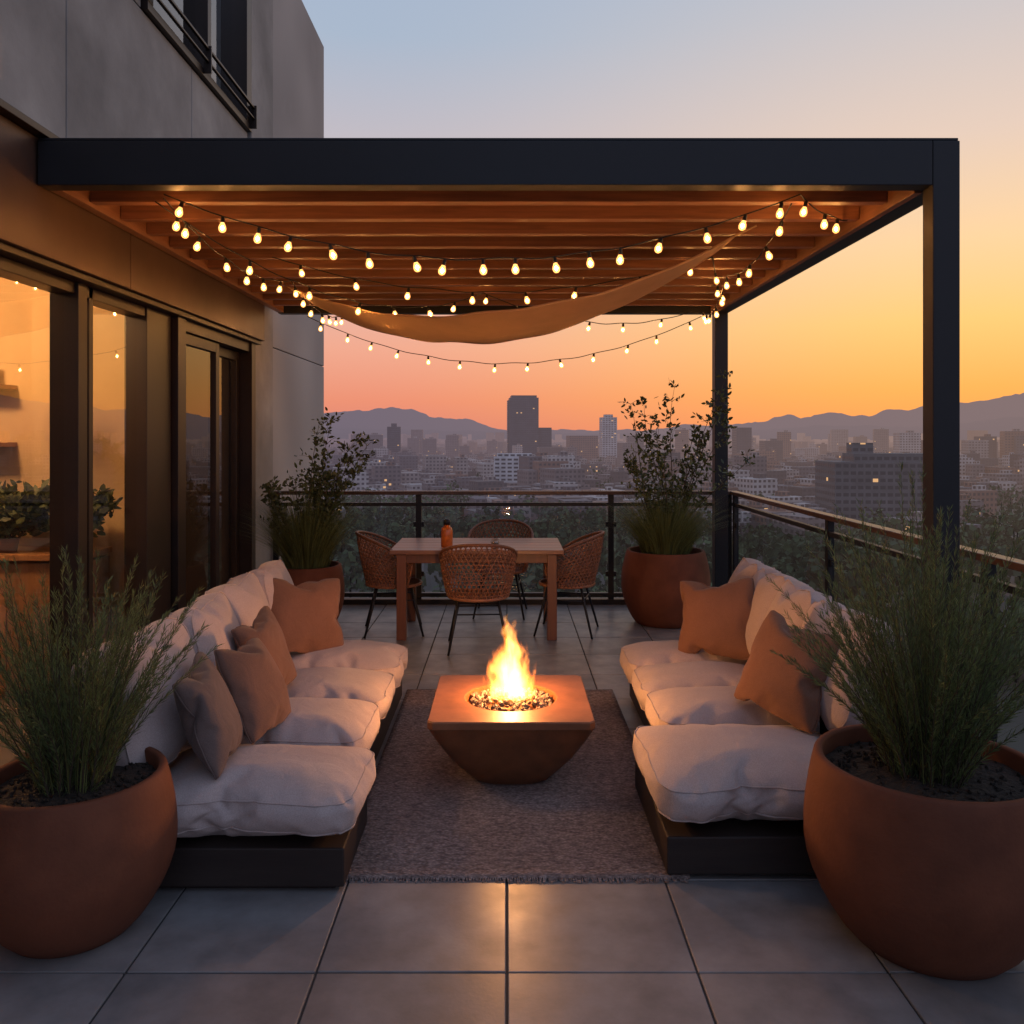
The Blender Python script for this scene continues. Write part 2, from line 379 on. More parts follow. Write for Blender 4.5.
def back(i,parent,cx,cy,cz,side,lean,w=0.6,h=0.5,tk=0.24,yaw=0):
    s,c=math.sin(R(lean)),math.cos(R(lean))
    n=Vector((side*c,0,s)); up=Vector((-side*s,0,c)); rot=Matrix.Rotation(R(yaw),3,'Z'); n=rot@n; up=rot@up
    ax=up.cross(n)
    return put(backM[i%2],'back_cushion',parent,basis((cx,cy,cz),ax,up,n,(w/0.62,h/0.52,tk/0.24)))
def pillow(c,nd,lean,roll,size,mat,k=0,tk=0.17):
    n=Vector((math.cos(R(nd))*math.cos(R(lean)),math.sin(R(nd))*math.cos(R(lean)),math.sin(R(lean))))
    up=Vector((0,0,1)); up=(up-n*up.dot(n)).normalized(); ax=up.cross(n)
    rot=Matrix.Rotation(R(roll),3,n); up=rot@up; ax=rot@ax
    return put(pilM if k==0 else pilM2,'throw_pillow',None,basis(c,ax,up,n,(size/0.44,size/0.44,tk/0.17)),mat)

# left sofa
L=empty('outdoor_sofa',(-1.1,4.3,0))
b=MB()
b.box(-1.52,-0.605,3.17,3.70,0.02,0.165); b.box(-1.52,-0.675,3.703,5.50,0.02,0.165)
b.box(-1.50,-0.64,3.20,3.69,0.0,0.02); b.box(-1.50,-0.71,3.71,5.47,0.0,0.02)
b.box(-1.66,-1.523,3.20,5.48,0.02,0.42)
o=b.build('base_platform',M['platform'],bevel=0.006); o.parent=L; o.matrix_parent_inverse=Matrix.Translation((1.1,-4.3,0))
bpy.context.view_layer.update()
ys=[3.11,3.72,4.30,4.88,5.46]
for i in range(4):
    seat(i,L,-1.42,-0.54-(0.07 if i else 0),ys[i]-0.01,ys[i+1]+0.01,0.16,0.425+0.008*(i%2),flip=i in(1,2))
for i,(y,w) in enumerate(((3.48,0.68),(4.12,0.62),(4.70,0.6),(5.24,0.58))):
    back(i,L,-1.45+[0,.02,0,.02][i],y,0.635,1,[22,15,17,14][i],w=w,h=0.56,yaw=[-8,3,-2,2][i],tk=.27)
# right sofa
Rr=empty('outdoor_sofa',(1.2,4.5,0)); bpy.context.view_layer.update()
b=MB()
b.box(0.612,1.50,3.26,4.08,0.02,0.165); b.box(0.79,1.60,4.083,5.50,0.02,0.165)
b.box(0.65,1.46,3.30,4.05,0.0,0.02); b.box(0.83,1.57,4.1,5.46,0.0,0.02)
b.box(1.603,1.72,3.75,5.50,0.02,0.42)
o=b.build('base_platform',M['platform'],bevel=0.006); o.parent=Rr; o.matrix_parent_inverse=Matrix.Translation((-1.2,-4.5,0))
seat(0,Rr,0.56,1.44,3.20,4.00,0.16,0.43)
for i,(a,c_) in enumerate(((3.98,4.50),(4.48,5.0),(4.98,5.48))):
    seat(i+1,Rr,0.70,1.50,a-0.01,c_+0.02,0.16,0.42,flip=i==1)
for i,(y,w) in enumerate(((3.96,0.64),(4.52,0.58),(5.0,0.54),(5.40,0.48))):
    back(i+1,Rr,1.53,y,0.635,-1,[20,15,18,14][i],w=w,h=0.55,yaw=[7,-3,2,-2][i],tk=.27)
# throw pillows
pillow((-1.18,3.40,0.60),3,24,3,0.42,M['grey'])
pillow((-1.11,3.76,0.595),-6,26,-5,0.42,M['brown'],1)
pillow((-1.20,4.24,0.615),-12,20,5,0.41,M['brown'])
pillow((-1.20,5.10,0.62),-55,18,-5,0.47,M['tan'],1)
pillow((1.24,5.06,0.62),235,18,6,0.47,M['tan'])
pillow((1.30,3.95,0.62),215,24,-8,0.46,M['tan'],1)

# ------------------------------------------------------------------ terrace floor
b=MB(); TX=0.604; TY=0.56; g=0.004
for i in range(-4,4):
    for j in range(-6,16):
        a=i*TX+g; c_=(i+1)*TX-g; y0=3.26-TY*1+ (j-4)*TY+g; y1=y0+TY-2*g
        if y0>8.6: continue
        dz=rng.uniform(-.0012,.0012)
        b.box(max(a,-2.41),min(c_,2.4),y0,min(y1,8.6),-0.02,0.0+dz)
b.build('terrace_floor_tiles',M['tile'],bevel=0.003)
b=MB(); b.box(-2.41,2.42,-1.0,8.72,-0.3,-0.006); b.build('terrace_slab',M['grout'])
# rug
b=MB()
xs=np.linspace(-0.66,0.70,40); yy=np.linspace(3.26,5.66,70)
V=[];F=[]
for y in yy:
    for x in xs:
        V.append((x+0.003*noise.noise(Vector((0,y*9,0))),y+0.004*noise.noise(Vector((x*7,0,3))),0.014+0.003*noise.noise(Vector((x*4,y*4,0)))))
nx=len(xs)
for j in range(len(yy)-1):
    for i in range(nx-1): F.append((j*nx+i,j*nx+i+1,(j+1)*nx+i+1,(j+1)*nx+i))
b.add(V,F,0,True)
RG=empty('area_rug')
o=b.build('pile',M['rug'],RG); s=o.modifiers.new('s','SOLIDIFY'); s.thickness=0.011; s.offset=-1
b=MB()
x=-0.655
while x<0.695:
    l=rng.uniform(.018,.03); w_=rng.uniform(.002,.0035); sx=rng.uniform(-.006,.006)
    b.add([(x-w_,3.262,.012),(x+w_,3.262,.012),(x+w_+sx,3.262-l,.0035),(x-w_+sx,3.262-l,.0035)],[(0,1,2,3)])
    x+=rng.uniform(.007,.011)
b.build('fringe',M['rug'],RG)
# ------------------------------------------------------------------ fire pit
FP=empty('fire_pit',(0.02,4.31,0))
b=MB()
def ring(s,n,z,k=96):
    out=[]
    for j in range(k):
        a=2*math.pi*(j+0.5)/k; c_,s_=abs(math.cos(a)),abs(math.sin(a))
        r=s/((c_**n+s_**n)**(1/n)); out.append((r*math.cos(a),r*math.sin(a),z))
    return out
rings=[ring(0.17,2.6,0.0),ring(0.20,3,0.02),ring(0.24,4,0.07),ring(0.30,7,0.16),ring(0.355,14,0.27),ring(0.382,30,0.335),ring(0.388,60,0.345),ring(0.388,60,0.374),ring(0.384,60,0.38),
       ring(0.235,2,0.38),ring(0.229,2,0.376),ring(0.225,2,0.33),ring(0.0005,2,0.325)]
V=[p for r_ in rings for p in r_]; F=[]
k=96
for i in range(len(rings)-1):
    for j in range(k): F.append((i*k+j,i*k+(j+1)%k,(i+1)*k+(j+1)%k,(i+1)*k+j))
b.add(V,F,0,False)
o=b.build('bowl_body',M['corten'],FP)
for i,pf in enumerate(o.data.polygons):
    rI=i//k; pf.use_smooth = rI<5
b=MB()
ico=bmesh.new(); bmesh.ops.create_icosphere(ico,subdivisions=1,radius=1); iv=[v.co.copy() for v in ico.verts]; iF=[tuple(v.index for v in f.verts) for f in ico.faces]; ico.free()
ov=[Vector(q) for q in ((1,0,0),(0,1,0),(-1,0,0),(0,-1,0),(0,0,1),(0,0,-1))]; oF=[(0,1,4),(1,2,4),(2,3,4),(3,0,4),(1,0,5),(2,1,5),(3,2,5),(0,3,5)]
for i in range(330):
    r_=0.215*math.sqrt(rng.random()); a=rng.uniform(0,6.283); s=rng.uniform(0.009,0.018)
    z=0.345+0.03*(1-(r_/0.22)**2)+rng.uniform(0,0.014)
    sc=Vector((rng.uniform(.7,1.3),rng.uniform(.7,1.3),rng.uniform(.6,1)))
    e=Euler((rng.uniform(0,6),rng.uniform(0,6),0)).to_matrix()
    b.add([e@Vector((v.x*sc.x*s,v.y*sc.y*s,v.z*sc.z*s))*rng.uniform(.85,1.15)+Vector((r_*math.cos(a),r_*math.sin(a),z)) for v in iv],iF,0,False)
b.build('lava_rocks',M['stones'],FP)
# flame volume
m=bpy.data.materials.new('flame'); t=NT(m)
tc=t.n('ShaderNodeTexCoord').outputs['Object']
sp=t.n('ShaderNodeSeparateXYZ',ins={0:tc}).outputs
zn=t.math('DIVIDE',sp[2],0.44,clamp=True)
nv=t.n('ShaderNodeTexNoise',ins={'Vector':t.n('ShaderNodeMapping',ins={'Vector':tc,'Location':(3.3,1.7,0.4),'Scale':(1,1,0.6)}).outputs[0],'Scale':9.0,'Detail':2.0}).outputs[1]
nc=t.n('ShaderNodeVectorMath',operation='SUBTRACT',ins={0:nv,1:(0.5,0.5,0.5)}).outputs[0]
amp=t.math('MULTIPLY_ADD',zn,0.24,0.07)
sc_=t.n('ShaderNodeVectorMath',operation='SCALE',ins={0:nc,'Scale':amp}).outputs[0]
pd=t.n('ShaderNodeVectorMath',operation='ADD',ins={0:tc,1:sc_}).outputs[0]
s2=t.n('ShaderNodeSeparateXYZ',ins={0:pd}).outputs
rr=t.math('SQRT',t.math('ADD',t.math('MULTIPLY',s2[0],s2[0]),t.math('MULTIPLY',s2[1],s2[1])))
env=t.math('MULTIPLY',t.math('POWER',t.math('SUBTRACT',1.0,zn,clamp=True),0.75),0.132)
st=t.n('ShaderNodeTexNoise',ins={'Vector':t.n('ShaderNodeMapping',ins={'Vector':pd,'Scale':(1,1,0.22)}).outputs[0],'Scale':28.0,'Detail':2.0}).outputs[0]
env2=t.math('MULTIPLY',env,t.math('MULTIPLY_ADD',st,2.3,-0.18))
q=t.math('SUBTRACT',1.0,t.math('DIVIDE',rr,t.math('MAXIMUM',env2,0.001)),clamp=True)
qs=t.math('SMOOTH_MIN',t.math('MULTIPLY',q,2.2),1.0,0.2)
colf=t.ramp(q,[(0.0,(1,0.16,0.015)),(0.35,(1,0.33,0.05)),(0.8,(1,0.55,0.16))])
strg=t.math('MULTIPLY',t.math('MULTIPLY',qs,t.math('MULTIPLY_ADD',zn,-36.0,60.0)),t.math('MULTIPLY_ADD',st,2.4,-0.25))
e=t.n('ShaderNodeEmission',ins={'Color':colf,'Strength':strg}).outputs[0]
t.n('ShaderNodeOutputMaterial',ins={'Volume':e})
b=MB(); b.lathe([(0.11,0.0),(0.15,0.08),(0.15,0.25),(0.11,0.4),(0.05,0.46)],n=20,capt=True)
o=b.build('flame',m,FP,loc=(0,0,0.365))
def plight(name,loc,w,col,r,parent=None):
    ld=bpy.data.lights.new(name,'POINT'); ld.energy=w; ld.color=col; ld.shadow_soft_size=r
    o=bpy.data.objects.new(name,ld); coll.objects.link(o); o.location=loc
    if parent: o.parent=parent
    return o
plight('fire_light',(0,0,0.50),20,(1,0.42,0.13),0.025,FP)
plight('fire_light_upper',(0.0,0,0.60),22,(1,0.42,0.13),0.018,FP)

# ------------------------------------------------------------------ planters and plants
def pot(name,c,prof,soil_r,soil_z,parent):
    b=MB(); b.lathe(prof,n=72); o=b.build('pot',M['terra'],parent)
    b=MB(); V=[(0,0,soil_z+0.02)];F=[]
    K=40
    for i in range(1,9):
        for j in range(K):
            a=2*math.pi*j/K; r_=soil_r*i/8; V.append((r_*math.cos(a),r_*math.sin(a),soil_z+0.02*(1-(i/8)**2)+0.006*rng.uniform(-1,1)))
    for j in range(K): F.append((0,1+j,1+(j+1)%K))
    for i in range(7):
        for j in range(K): F.append((1+i*K+j,1+(i+1)*K+j,1+(i+1)*K+(j+1)%K,1+i*K+(j+1)%K))
    b.add(V,F,0,False)
    for i in range(260):
        r_=soil_r*math.sqrt(rng.random())*0.96; a=rng.uniform(0,6.28); s=rng.uniform(0.006,0.014)
        e=Euler((rng.uniform(0,6),rng.uniform(0,6),0)).to_matrix()
        b.add([e@Vector((v.x*s,v.y*s*.6,v.z*s*.5))+Vector((r_*math.cos(a),r_*math.sin(a),soil_z+0.02*(1-(r_/soil_r)**2)+0.004)) for v in iv],iF)
    b.build('soil',M['soil'],parent)
def prof(rb,rm,rt,h,zm=0.55,wall=0.03):
    P=[(rb*0.9,0.0),(rb,0.006)]
    for i in range(1,13):
        u=i/12; z=u*h
        if u<zm: r=rb+(rm-rb)*math.sin(u/zm*math.pi/2)**0.9
        else: r=rt+(rm-rt)*math.cos((u-zm)/(1-zm)*math.pi/2)
        P.append((r,z))
    P[-1]=(rt,h-0.008)
    P+=[(rt-0.006,h),(rt-wall+0.006,h),(rt-wall,h-0.008),(rt-wall+0.01,h-0.15)]
    return P
def needle_plant(b,c,z0,height,spread,nst,nlen,seed,droop=0.25,nseg=10,npl=7,r0=0.05,nw=0.0028,hvar=(0.55,1),ang=0.5,wisp=0.0):
    r=random.Random(seed)
    for s in range(nst):
        a=r.uniform(0,6.283); rad=math.sqrt(r.random())
        h=height*r.uniform(*hvar)*(1-0.30*rad*rad)
        out=spread*rad*r.uniform(0.7,1.1)
        bx=c[0]+r0*rad*math.cos(a); by=c[1]+r0*rad*math.sin(a)
        pts=[]
        wx,wy=r.uniform(-.03,.03),r.uniform(-.03,.03)
        for i in range(nseg+1):
            u=i/nseg
            o_=out*(u**1.35); z=h*(u-droop*rad*u*u*0.6)
            pts.append(Vector((bx+o_*math.cos(a)+wx*math.sin(u*4+s),by+o_*math.sin(a)+wy*math.sin(u*3.3+s),z0+z)))
        b.tube(pts,[0.003*(1-0.8*i/nseg) for i in range(nseg+1)],n=3,mi=1,cap=False)
        for i in range(1,nseg+1):
            d=(pts[i]-pts[i-1]); L_=d.length; d.normalize()
            for q_ in range(npl):
                if i<nseg*0.25 and r.random()<0.6: continue
                p=pts[i-1]+d*L_*r.random()
                sd=Vector((r.gauss(0,1),r.gauss(0,1),r.gauss(0,.6))); sd-=d*sd.dot(d); sd.normalize()
                l=nlen*r.uniform(.6,1.2)*(1.25-0.5*i/nseg); dr=(d*r.uniform(.8,1.3)+sd*ang).normalized()
                side=dr.cross(sd)
                if side.length<0.01: continue
                side=Matrix.Rotation(r.uniform(0,6.28),3,dr)@side.normalized()*nw
                tip=p+dr*l; mid=p+dr*l*.5
                b.add([p,mid+side,tip,mid-side],[(0,1,2,3)],0)
def blades(b,c,z0,height,spread,n,seed,w=0.0035,r0=0.12,mi=2,dr_=.28):
    r=random.Random(seed)
    for s in range(n):
        a=r.uniform(0,6.283); rad=math.sqrt(r.random()); h=height*r.uniform(.5,1); out=spread*rad*r.uniform(.6,1.15)
        dr=Vector((math.cos(a),math.sin(a),0)); sd=Vector((-dr.y,dr.x,0)); sd=(Matrix.Rotation(r.uniform(-1,1),3,'Z')@sd)
        wd=w*r.uniform(.6,1.3); V=[]
        for i in range(5):
            u=i/4; p=Vector((c[0],c[1],z0))+dr*(r0*rad+out*u**1.5)+Vector((0,0,h*(u-dr_*rad*u*u)))
            ww=wd*(1-u*0.92); V+= [p-sd*ww,p+sd*ww]
        b.add(V,[(2*i,2*i+1,2*i+3,2*i+2) for i in range(4)],mi)
def leafy(b,c,z0,height,spread,seed,nbr=16,leaf=0.035,density=26,lean=(0,0),start=3):
    r=random.Random(seed)
    def leaves(p,d,n):
        for _ in range(n):
            q=p+Vector((r.gauss(0,.018),r.gauss(0,.018),r.gauss(0,.018)))
            dr=Vector((r.gauss(0,1),r.gauss(0,1),r.gauss(0.3,.8)))+d*0.6; dr.normalize()
            sd=dr.cross(Vector((r.gauss(0,1),r.gauss(0,1),r.gauss(0,1)))).normalized()
            l=leaf*r.uniform(.6,1.25); w=l*0.24
            b.add([q,q+dr*l*.35+sd*w,q+dr*l*.75+sd*w*.7,q+dr*l,q+dr*l*.75-sd*w*.7,q+dr*l*.35-sd*w],[(0,1,2,3,4,5)],0)
    for s in range(nbr):
        a=r.uniform(0,6.283); rad=math.sqrt(r.random()); h=height*r.uniform(.55,1)*(1-.2*rad); out=spread*rad
        pts=[]; N=12
        w1,w2=r.uniform(-.06,.06),r.uniform(-.06,.06)
        for i in range(N+1):
            u=i/N
            pts.append(Vector((c[0]+0.04*math.cos(a)+out*u**1.2*math.cos(a)+w1*math.sin(5*u)+lean[0]*u*u,c[1]+out*u**1.2*math.sin(a)+w2*math.sin(4*u)+lean[1]*u*u,z0+h*u)))
        b.tube(pts,[0.007*(1-.8*i/N) for i in range(N+1)],n=5,mi=1,cap=False)
        for i in range(start,N+1):
            for _ in range(2):
                d=Vector((r.gauss(0,1),r.gauss(0,1),r.uniform(0.1,1.2))).normalized(); L_=r.uniform(.05,.20)*(1.2-i/N*.6)
                e=pts[i]+d*L_
                b.tube([pts[i],pts[i]+d*L_*.5+Vector((0,0,.01)),e],[.003,.002,.001],n=3,mi=1,cap=False)
                for k_ in range(4): leaves(pts[i]+d*L_*(.35+.22*k_),d,max(1,int(density/8)))
            leaves(pts[i],Vector((0,0,1)),int(density/9))
FM=[M['needle'],M['stem'],M['blade']]
P1=empty('potted_rosemary_plant',(-1.50,2.96,0))
pot('p',None,prof(0.20,0.335,0.30,0.53),0.27,0.48,P1)
b=MB(); needle_plant(b,(0,0),0.48,0.92,0.36,140,0.042,11,nseg=14,npl=14,r0=0.11,nw=0.0013,ang=0.5,droop=.15); blades(b,(0,0),.48,.7,.3,110,41,w=.0016); b.build('foliage',FM,P1)
P2=empty('potted_rosemary_plant',(1.43,2.90,0))
pot('p',None,prof(0.25,0.40,0.365,0.60),0.335,0.54,P2)
b=MB(); needle_plant(b,(0,0),0.54,1.10,0.40,180,0.042,12,nseg=16,npl=14,r0=0.13,nw=0.0013,hvar=(.5,1),ang=0.5,droop=.15); blades(b,(0,0),.54,.8,.33,130,42,w=.0016); b.build('foliage',FM,P2)
FM2=[M['leaf'],M['stem'],M['blade']]
P3=empty('potted_shrub',(1.44,7.75,0))
pot('p',None,prof(0.27,0.40,0.35,0.66),0.32,0.60,P3)
b=MB(); blades(b,(0,0),.6,.84,.50,2400,43,w=.0026,r0=.2,dr_=.40)
leafy(b,(0.02,0.05),0.6,1.86,0.58,25,nbr=14,leaf=0.050,density=17,lean=(0.12,0),start=4); b.build('foliage',FM2,P3)
P4=empty('potted_shrub',(-1.78,7.6,0))
pot('p',None,prof(0.24,0.33,0.30,0.55),0.27,0.50,P4)
b=MB(); blades(b,(0,0),.5,1.0,.50,2200,44,w=.0026,r0=.18,dr_=.40)
leafy(b,(0.0,0.0),0.5,1.55,0.50,22,nbr=15,leaf=0.050,density=21,lean=(0.12,0),start=4); b.build('foliage',FM2,P4)

# ------------------------------------------------------------------ dining table and chairs
TB=empty('dining_table',(-0.25,7.47,0))
b=MB()
for i in range(5):
    y0=-0.43+i*0.172; b.box(-0.72,0.72,y0,y0+0.168,0.715,0.75)
b.build('table_top',M['tablewood'],TB,bevel=0.004)
b=MB()
b.box(-0.64,0.64,-0.375,-0.35,0.635,0.713); b.box(-0.64,0.64,0.35,0.375,0.635,0.713); b.box(-0.655,-0.642,-0.36,0.36,0.635,0.713); b.box(0.642,0.655,-0.36,0.36,0.635,0.713)
for sx in(-1,1):
    for sy in(-1,1):
        x=sx*0.625; y=sy*0.36; b.box(x-.04,x+.04,y-.045,y+.04,0,0.712)
b.build('legs_and_apron',M['legwood'],TB,bevel=0.004)
J=empty('sauce_bottle',(-0.51,7.25,0.75))
b=MB(); b.lathe([(0.045,0),(0.05,.01),(0.05,.14),(0.042,.165),(0.026,.175),(0.026,.19)],n=24,capt=True); b.build('bottle_body',M['bottle'],J)
b=MB(); b.lathe([(0.03,.19),(0.031,.225),(0.02,.235),(0.008,.24)],n=20,capt=True); b.build('cap',M['metal'],J)
J=empty('drinking_glass',(-0.1,7.2,0.75))
b=MB(); b.lathe([(0.028,0),(0.034,.002),(0.038,.08),(0.035,.08),(0.031,.012)],n=24); b.build('tumbler',M['glass'],J)
b=MB(); b.lathe([(0.030,.006),(0.033,.045)],n=24,capt=True); b.build('drink',M['indark'],J)

def chair(loc,rz):
    C=empty('wicker_chair',loc,rz)  # faces +y
    b=MB()
    def sp(th,u):
        th=R(th); k_=abs(th)/R(118)
        top=0.86-0.235*k_**2.2
        z=0.42+(top-0.42)*u
        r=0.225+0.055*math.sin(u*1.4)+0.01
        x=r*math.sin(th)*1.05; y=-r*math.cos(th)-0.03*u*math.cos(th)
        return Vector((x,y,z))
    n=30; A=118
    for dirn in(-1,1):
        for i in range(n+1):
            t0=-A+2*A*i/n; pts=[]
            for s in range(9):
                u=s/8; th=t0+dirn*u*46
                if abs(th)<=A: pts.append(sp(th,u)+Vector((0,0,0)))
            if len(pts)>1: b.tube(pts,0.0052,n=4,cap=False)
    for s in range(1,14):
        u=s/14; b.tube([sp(-A+2*A*i/28,u) for i in range(29)],0.0042,n=4,cap=False)
    b.tube([sp(-A+2*A*i/32,1) for i in range(33)],0.013,n=8)
    b.tube([sp(-A,u/5) for u in range(6)],0.011,n=6); b.tube([sp(A,u/5) for u in range(6)],0.011,n=6)
    b.tube([(0.235*math.cos(a_*math.pi/16),0.235*math.sin(a_*math.pi/16),0.42) for a_ in range(32)],0.014,n=8,closed=True)
    for i in range(-11,12):
        x=i*0.02; l=math.sqrt(0.235**2-x*x)
        b.tube([(x,-l,0.424),(x,l,0.424)],0.0075,n=4); b.tube([(-l,x,0.42),(l,x,0.42)],0.0075,n=4)
    b.build('woven_shell',M['wicker'],C)
    b=MB()
    for sx in(-1,1):
        for sy in(-1,1):
            b.tube([(sx*.15,sy*.14,.415),(sx*.185,sy*.18,.25),(sx*.235,sy*.245,0.0)],[.011,.011,.009],n=8)
    b.tube([(-.18,-.17,.3),(.18,-.17,.3)],.006); b.tube([(-.18,.17,.3),(.18,.17,.3)],.006)
    b.tube([(-.18,-.17,.3),(-.18,.17,.3)],.006); b.tube([(.18,-.17,.3),(.18,.17,.3)],.006)
    b.build('legs',M['metal'],C)
chair((-0.23,6.83,0),R(3))
chair((-0.98,7.40,0),R(-82))
chair((0.52,7.40,0),R(78))
chair((-0.06,8.12,0),R(176))

# ------------------------------------------------------------------ pergola
PG=empty('pergola',(0,0,0))
b=MB()
b.box(-2.262,2.051,4.11,4.21,2.905,3.12)           # front beam
b.box(2.053,2.183,4.11,4.215,0,3.12)               # front post
b.box(2.053,2.183,4.218,8.42,2.905,3.12)           # side beam
b.box(2.053,2.183,8.422,8.54,0,3.12)
b.box(-2.262,2.051,8.43,8.54,2.905,3.12)
b.box(-2.26,2.178,4.115,8.53,3.121,3.135)          # roof cap
b.box(2.03,2.205,4.10,4.225,0,0.012); b.box(2.03,2.205,8.41,8.55,0,0.012)
b.build('steel_frame',M['metal'],PG,bevel=0.004)
b=MB()
for i in range(11):
    y=4.50+i*0.355; b.box(-2.2,2.008,y,y+0.07,2.93,3.05)
for i in range(31):
    y=4.215+i*0.1355; b.box(-2.2,2.008,y,y+0.130,3.053,3.08)
b.build('rafters_and_boards',M['roofwood'],PG,bevel=0.003,segs=1)
b=MB(); b.box(2.010,2.050,4.215,8.42,2.895,3.11); b.box(-2.262,-2.202,4.215,8.42,2.91,3.11); b.build('side_liners',M['sidewood'],PG,bevel=0.002)
# sail
b=MB(); NU,NV=60,14
Lp=Vector((-1.76,6.75,2.90)); Rp=Vector((1.37,5.15,2.90)); V=[];F=[]
for i in range(NU+1):
    u=i/NU; base=Lp.lerp(Rp,u); sag=4*u*(1-u); sk=sag**0.9
    for j in range(NV+1):
        v=j/NV
        yoff=(v-0.42)*1.15*sk**0.8
        dz=-(0.43*sk+0.06*math.sin(v*math.pi)*sk)-0.05*v*sk
        z=base.z+dz+0.012*math.sin(v*9+u*14)*sk*0.7+0.006*math.sin(u*40+v*3)*sk
        V.append((base.x,base.y+yoff,z))
for i in range(NU):
    for j in range(NV): F.append((i*(NV+1)+j,(i+1)*(NV+1)+j,(i+1)*(NV+1)+j+1,i*(NV+1)+j+1))
b.add(V,F,0,True); SAIL=empty('shade_sail')
o=b.build('canvas',M['sail'],SAIL)
b=MB(); b.tube([Lp,(Lp.x-.1,Lp.y+.05,2.95)],.006); b.tube([Rp,(Rp.x+.12,Rp.y-.06,2.95)],.006)
for j in(0,NV): b.tube([V[i*(NV+1)+j] for i in range(NU+1)],0.009,n=6)
b.build('hem_and_cords',M['sail'],SAIL)

# ------------------------------------------------------------------ string lights
bulbprof=[(0.0100,0.0),(0.0115,-0.006),(0.0175,-0.018),(0.020,-0.030),(0.0175,-0.042),(0.010,-0.050),(0.002,-0.052)]
def string(ctrl,sp,seed):
    r=random.Random(seed)
    S=empty('string_lights'); bw=MB(); bb=MB(); fl=MB()
    pts=[]
    for (a,c_,sag) in ctrl:
        a=Vector(a); c_=Vector(c_); n=max(12,int((c_-a).length/0.06))
        for i in range(n+1):
            u=i/n; p=a.lerp(c_,u); p.z-=sag*4*u*(1-u)
            p.z+=0.006*math.sin(i*0.9+seed)*min(1,4*u*(1-u)); p.y+=0.01*math.sin(i*0.37+seed)
            if pts and (p-pts[-1]).length<1e-4: continue
            pts.append(p)
    bw.tube(pts,0.004,n=5)
    acc=0; nxt=sp*0.5
    for i in range(1,len(pts)):
        seg=(pts[i]-pts[i-1]).length
        while acc+seg>=nxt:
            p=pts[i-1].lerp(pts[i],(nxt-acc)/seg)
            tilt=Euler((r.uniform(-.25,.25),r.uniform(-.3,.3),0)).to_matrix()
            c0=len(bw.v); bw.lathe([(0.004,0),(0.010,-0.009),(0.011,-0.033),(0.010,-0.035)],n=10,mi=0,capt=True)
            for q in range(c0,len(bw.v)): bw.v[q]=tuple(tilt@Vector(bw.v[q])+p)
            c0=len(bb.v); bb.lathe(bulbprof,n=12,capb=False,capt=True)
            for q in range(c0,len(bb.v)): bb.v[q]=tuple(tilt@(Vector(bb.v[q])+Vector((0,0,-0.034)))+p)
            fl.add([tilt@(Vector((v.x*.0095,v.y*.0095,v.z*.014))+Vector((0,0,-0.062)))+p for v in ov],oF)
            nxt+=sp*r.uniform(.8,1.2)
        acc+=seg
    bw.build('cable_and_sockets',M['wire'],S); bb.build('bulb_glass',M['env'],S); fl.build('filaments',M['bulb'],S)
string([((-1.78,4.42,2.95),(1.52,4.42,2.95),0.34),((1.52,4.42,2.95),(1.95,4.9,2.93),0.03)],0.205,1)
string([((-1.78,4.42,2.93),(-1.62,6.4,2.86),0.13),((-1.62,6.4,2.86),(-1.6,8.3,2.86),0.10)],0.33,2)
string([((-1.95,8.33,2.86),(1.9,8.33,2.86),0.46)],0.30,3)
string([((-1.62,5.9,2.93),(1.42,5.9,2.93),0.24),((1.42,5.9,2.93),(1.85,7.3,2.92),0.08)],0.40,4)
string([((-1.85,4.5,2.93),(-0.2,7.2,2.90),0.30),((-0.2,7.2,2.90),(1.8,8.3,2.9),0.18)],0.42,5)
string([((1.5,4.5,2.92),(1.6,6.2,2.86),0.10),((1.6,6.2,2.86),(1.88,8.2,2.88),0.12)],0.38,6)

# ------------------------------------------------------------------ railing
def railing(name,p0,p1,posts,extra=0):
    E=empty(name); b=MB(); g_=MB(); w_=MB()
    p0=Vector(p0);p1=Vector(p1); d=(p1-p0); L_=d.length; ang=math.atan2(d.y,d.x)
    mt=Matrix.Translation(p0)@Matrix.Rotation(ang,4,'Z')
    w_.box(0,L_,-.038,.038,1.10,1.137,mat=mt)
    b.box(0,L_,-.02,.02,0.985,1.02,mat=mt); b.box(0,L_,-.025,.025,0.07,0.11,mat=mt)
    b.box(0,L_,-.06,.06,-0.005,0.05,mat=mt)
    for s in posts: b.box(s-.028,s+.028,-.024,.024,0.052,1.098,mat=mt)
    for a,c_ in zip(posts[:-1],posts[1:]):
        g_.quad([(a+.05,0,.125),(c_-.05,0,.125),(c_-.05,0,.965),(a+.05,0,.965)],mat=mt)
        for q in (a+.04,c_-.04):
            for z in(.3,.8): b.box(q-.014,q+.014,-.012,.012,z-.025,z+.025,mat=mt)
    b.build('frame',M['metal'],E,bevel=0.003); w_.build('handrail',M['rail'],E,bevel=0.004); g_.build('glass_panels',M['rglass'],E)
railing('glass_railing',(-2.36,8.62,0),(2.33,8.62,0),[0.03,1.47,3.41,4.60])
railing('glass_railing',(2.29,8.575,0),(2.29,0.0,0),[0.03,2.52,4.52,6.4,8.5])

